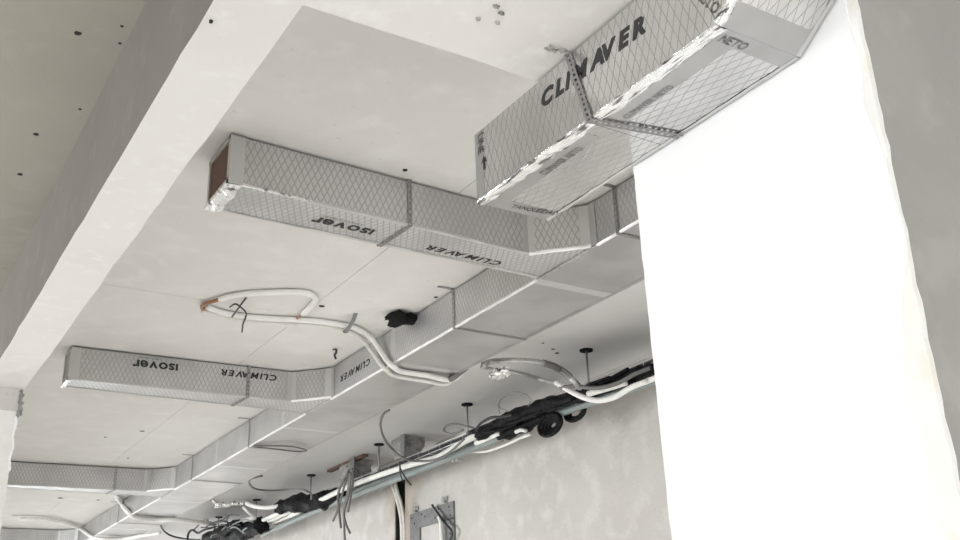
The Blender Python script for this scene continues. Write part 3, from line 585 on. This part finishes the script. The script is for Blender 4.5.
for v in bm.verts:
    k = 1+rl.uniform(-.18, .18); v.co = Vector((v.co.x*.07*k, v.co.y*.09*k, v.co.z*.04*k))
mesh('foil_clump', [v.co+cN for v in bm.verts], [tuple(q.index for q in f.verts) for f in bm.faces], M_TAPE, hs2); bm.free()
# pipes crossing under the far main duct
GF = 'pale pipes crossing under the main duct'
def under(label, pts, r, mat=M_OFFP):
    t = thing('insulated_pipe', pts[len(pts)//2], label, 'pipe', GF); tube('insulation', pts, r, mat, t)
zU = ZM-.03
under('off-white pipe slung under main duct past the plain branch', [C(117, 497, ZC-.03), C(122, 504, ZC-.05), X(128, 512, XM-.03), C(136, 517.5, zU), C(155, 519.5, zU), C(178, 520, zU), C(196, 522, zU+.02), X(215, 524, 4.40)], .028, M_WHITEP)
under('second off-white pipe slung under the farther main duct', [C(20, 519, ZC-.045), C(50, 520, ZC-.045), C(78, 528, ZC-.04), X(86, 533, XM-.03), C(96, 538, zU), C(125, 538.5, zU), C(140, 536, zU), C(160, 533, zU)], .022, M_WHITEP)
under('thin grey pipe running up the ceiling to the second slung pipe', [C(12, 516, ZC-.02), C(45, 517, ZC-.02), C(70, 524, ZC-.03), C(80, 529, ZC-.04)], .010, M_OFFP)
ft = thing('foil_pipe_end', C(228, 504, 2.1), 'loose shiny foil wrap at the pipe end beside the main duct', 'foil', GP)
tube('foil_cover', [C(212, 500, 2.08), C(222, 503.5, 2.09), C(232, 503, 2.1), X(246, 503, 4.15)], .03, M_TAPE, ft, 8, 6, rad=corr(.024))
tube('foil_cover', [C(215, 505, 2.07), C(222, 505, 2.07), C(230, 503.5, 2.09)], .03, M_TAPE, ft, 8, 6, rad=corr(.03))

# ------------------------------------------------------------------ loose cables
def cable(label, pts, r=.007, mat=M_GREYC): 
    t = thing('loose_cable', pts[0], label, 'cable', 'loose cables around the tray'); tube('cable', pts, r, mat, t, 6, 8)
cable('dark cable arching down from main duct edge to the white pipe', [X(389, 410, 3.60), X(383, 415, 3.70), X(380.5, 425, 3.90), X(384, 438, 4.10), X(393, 450, 4.30), X(403, 458, 4.20), X(416, 461, 4.32), X(434, 460, 4.38), X(450, 452, 4.38), X(464, 439, 4.36)], .011)
cable('dark cable sagging from main duct edge to the far black wrap', [X(262, 476, 3.60), X(251, 479, 3.70), X(249.5, 484, 3.80), X(256, 489, 4.00), X(272, 490.5, 4.20), X(290, 489.5, 4.35), X(304, 490, 4.15), X(311, 494, 4.25), X(311, 499, 4.35)], .011)
cable('thin flat wire loop under main duct past the lettered branch', [C(253, 446, ZM-.012), C(270, 446, ZM-.02), C(290, 446.5, ZM-.03), C(303, 449, ZM-.03), C(306, 451, ZM-.03), C(295, 451.5, ZM-.03), C(275, 449, ZM-.02), C(254, 446.5, ZM-.012)], .006)
cable('small dark coil of cable near the rod by the foil hose', [X(463, 430, 4.15), X(452, 434, 4.15), X(444, 431, 4.16), X(446, 426, 4.17), X(455, 424, 4.18), X(466, 426, 4.20), X(474, 428, 4.25)], .01)
cable('fine springy wire loop above the black bundle', [X(500, 413, 4.40), X(498, 405, 4.35), X(502, 397, 4.30), X(512, 392, 4.25), X(524, 393, 4.30), X(531, 400, 4.35), X(528, 406, 4.15)], .004, M_ROD)
cable('second fine wire loop inside the springy one', [(4.53, 6.75, 1.97), X(508, 412, 4.4), X(500, 408, 4.40), X(500, 401, 4.35), X(508, 395, 4.30), X(516, 394, 4.30)], .004, M_ROD)
cable('black cable bowing over the tray near the white tape', [X(476, 431, 4.30), X(480, 424, 4.28), X(490, 418, 4.28), X(500, 417, 4.30), X(512, 415, 4.34)], .012, M_BLACK)
cable('dark cable winding along the tray by the threaded rod', [X(560, 388, 4.20), X(575, 386, 4.22), X(590, 388, 4.25), X(605, 387, 4.28), X(620, 382, 4.32), X(635, 374, 4.35), X(650, 368, 4.40)], .014, M_GREYC)
for lb, pts in (('dangling grey cable end with a dark tip', [X(349, 470, 4.30), X(346, 480, 4.32), X(342, 495, 4.36), X(337, 512, 4.38), X(333, 521, 4.38)]),
                ('longest dangling grey cable below the second mortar block', [X(350, 472, 4.28), X(348, 490, 4.32), X(345, 505, 4.34), X(344, 520, 4.34), X(345, 545, 4.34)]),
                ('dangling grey cable with its end bent sideways', [X(351, 474, 4.27), X(348.5, 495, 4.30), X(344, 512, 4.32), X(346, 524, 4.32), X(350, 533, 4.32)]),
                ('short dangling grey cable close to the tray', [X(348, 472, 4.28), X(340, 488, 4.32), X(338, 500, 4.36), X(341, 528, 4.36)]),
                ('grey cable hanging nearest the second mortar block', [X(352, 468, 4.30), X(353, 480, 4.32), X(351, 494, 4.32), X(348, 512, 4.32)])):
    cable(lb, pts, .012)
cable('short black wires sticking out below the white pipe', [X(399, 462, 4.36), X(401, 470, 4.40), X(405, 477, 4.42), X(411, 485, 4.42)], .008, M_BLACK)
cable('black wire stub pointing down beside the short wires', [X(400, 462, 4.36), X(400, 472, 4.40), X(403, 482, 4.42)], .006, M_BLACK)
# tangle far down the tray
rt = random.Random(21)
for k in range(9):
    x0, y0 = 196+rt.uniform(0, 34), 526+rt.uniform(-4, 8)
    pts = [X(x0+i*rt.uniform(3, 8)+rt.uniform(-5, 5), y0-i*2.2+rt.uniform(-5, 5), 4.24+rt.uniform(-.05, .12)) for i in range(5)]
    cable(('thin black cable in the far tangle by the tray', 'thin grey cable in the far tangle by the tray', 'thin grey-green cable in the far tangle by the tray')[k % 3], pts, .009, (M_BLACK, M_GREYC, M_CONDUIT)[k % 3])
cable('black cable curling from the slung pipe to the far tangle', [X(160, 524, 3.90), X(164, 531, 4.10), X(172, 536, 4.25), X(186, 539, 4.40), X(200, 540, 4.20)], .013, M_BLACK)
cable('black cable arching at the far tangle', [X(188, 545, 4.15), X(188, 535, 4.15), X(192, 530, 4.18), X(198, 533, 4.20), X(204, 530, 4.22), X(215, 527, 4.30)], .014, M_BLACK)
for k in range(10):                              # cables bedded on the tray behind the white pipe
    zc = 1.982+.012*rt.random(); xx = 4.55+.026*k
    pts = [(xx+rt.uniform(-.003, .003), y, zc+rt.uniform(0, .02)) for y in [5.0+i*.9 for i in range(11)]]
    cable(('black cable bedded lengthwise on the wire tray', 'grey cable bedded lengthwise on the wire tray', 'grey cable bedded lengthwise on the wire tray', 'steel-coloured cable bedded lengthwise on the wire tray')[k % 4], pts, .010, (M_BLACK, M_GREYC, M_GREYC, M_ROD)[k % 4])

# ------------------------------------------------------------------ mortar blocks by the tray
def block(px, py, w_, h_, d_, label):
    c = X(px, py, 4.62); t = thing('mortar_block', c, label, 'block', 'mortar blocks under the ceiling')
    r_ = random.Random(int(px)); bm = bmesh.new(); bmesh.ops.create_cube(bm, size=1); bmesh.ops.subdivide_edges(bm, edges=bm.edges[:], cuts=4, use_grid_fill=True)
    zt_ = ZC
    for v in bm.verts:
        f_ = .82+.18*(v.co.z+.5)
        v.co = Vector((v.co.x*d_*f_+r_.uniform(-.012, .012), v.co.y*w_*f_+r_.uniform(-.012, .012), v.co.z*h_+r_.uniform(-.01, .01)))
    oc = Vector((4.66, c.y, zt_-h_/2-.002))
    mesh('lump', [v.co+oc for v in bm.verts], [tuple(q.index for q in f.verts) for f in bm.faces], M_BLOCK, t); bm.free()
    MB().box(4.66-d_/2-.02, 4.66-d_/2-.008, c.y-w_*.75, c.y-w_*.45, zt_-h_*1.05, zt_-.002).build('side_plate', M_ZINC, t)
    return t
block(404, 448, .26, .20, .24, 'rough grey mortar block above the white pipe, nearer the foil hose')
block(352, 474, .34, .19, .24, 'rough grey mortar block with cables hanging from it')
t = thing('timber_offcut', X(370, 461, 4.6), 'brown timber offcut tucked under the ceiling by the mortar block', 'timber', None)
MB().box(4.54, 4.60, 9.45, 10.35, ZC-.03, ZC-.003).build('board', M_BROWN, t)

# ------------------------------------------------------------------ on the rendered wall
box('chase_back', 5.19, 5.2, CH0, CH1, FL, 2.2, M_HOLE, wall_r)  # back and cheek painted near-black for the shade inside the chase
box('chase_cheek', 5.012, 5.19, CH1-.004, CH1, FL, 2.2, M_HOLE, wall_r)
cp = thing('chase_pipes', (5.03, 9.53, 1.6), 'pair of grey-white pipes running down the wall chase', 'pipe')
tube('pipe', [(4.96, 9.63, 2.0), (4.99, 9.60, 1.9), (5.03, 9.565, 1.7), (5.04, 9.545, 1.5), (5.04, 9.55, 1.0), (5.04, 9.55, 0.2)], .022, M_OFFP, cp)
tube('pipe', [(4.95, 9.53, 2.0), (4.99, 9.54, 1.88), (5.035, 9.55, 1.78), (5.05, 9.51, 1.55), (5.05, 9.50, 1.0), (5.05, 9.50, 0.2)], .018, M_OFFP, cp)
pl = thing('wall_plate', (4.99, 8.83, 1.2), 'grey perforated U-shaped metal plate screwed to the rendered wall', 'bracket')
ya, yb_, zt_, zl = 9.27, 8.40, 1.66, 1.60
def plate_bar(p4):
    v = [(4.982, y, z) for y, z in p4]+[(4.998, y, z) for y, z in p4]
    return v, [(0, 1, 2, 3), (7, 6, 5, 4), (0, 4, 5, 1), (1, 5, 6, 2), (2, 6, 7, 3), (3, 7, 4, 0)]
m_ = MB(); m_.add(*plate_bar([(9.27, 1.47), (8.40, 1.46), (8.40, 1.625), (9.27, 1.625)])); m_.build('top_bar', M_ZINC, pl)
m_ = MB(); m_.add(*plate_bar([(9.27, .7), (9.07, .7), (9.07, 1.47), (9.27, 1.47)])); m_.build('side_bar', M_ZINC, pl)
m_ = MB(); m_.add(*plate_bar([(8.60, .7), (8.40, .7), (8.40, 1.47), (8.60, 1.47)])); m_.build('side_bar', M_ZINC, pl)
for y in (9.14, 8.55):
    MB().tube([(4.998, y, 1.66), (4.96, y, 1.66)], .03, 8, 1).build('screw_head', M_WIRE, pl)
for y, z in ((9.22, 1.58), (9.17, 1.52), (9.02, 1.59), (8.95, 1.56), (8.75, 1.52), (8.68, 1.59), (8.48, 1.58), (8.46, 1.50), (9.22, 1.35), (8.47, 1.33)):
    MB().tube([(4.983, y, z), (4.980, y, z)], .011, 8, 1).build('hole', M_HOLE, pl)
t = thing('loose_cable', (4.96, 8.7, 1.4), 'white cable hanging in front of the wall plate', 'cable', 'loose cables around the tray')
tube('cable', [X(439, 517, 4.95), X(441, 524, 4.94), X(442, 545, 4.94)], .02, M_WHITEP, t)
t = thing('loose_cable', (4.96, 8.6, 1.4), 'dark cable slanting across the wall plate', 'cable', 'loose cables around the tray')
tube('cable', [X(432, 505, 4.95), X(437, 512, 4.94), X(444, 522, 4.93), X(452, 532, 4.93), X(450, 540, 4.95)], .011, M_BLACK, t)
for px, py, r in ((457, 460, .02), (460, 461, .014), (453, 461, .012)):
    q = X(px, py, 4.998)
    n = 10; V = [(4.99+rn.uniform(-.006, .004), q.y+r*(1+rn.uniform(-.3, .3))*math.cos(2*math.pi*k/n), q.z+r*.7*(1+rn.uniform(-.3, .3))*math.sin(2*math.pi*k/n)) for k in range(n)]
    V += [(5.001, v[1], v[2]) for v in V]
    mesh('plaster_blob', V, [tuple(range(n))]+[(k, n+k, n+(k+1) % n, (k+1) % n) for k in range(n)], M_SKIM, wall_r)
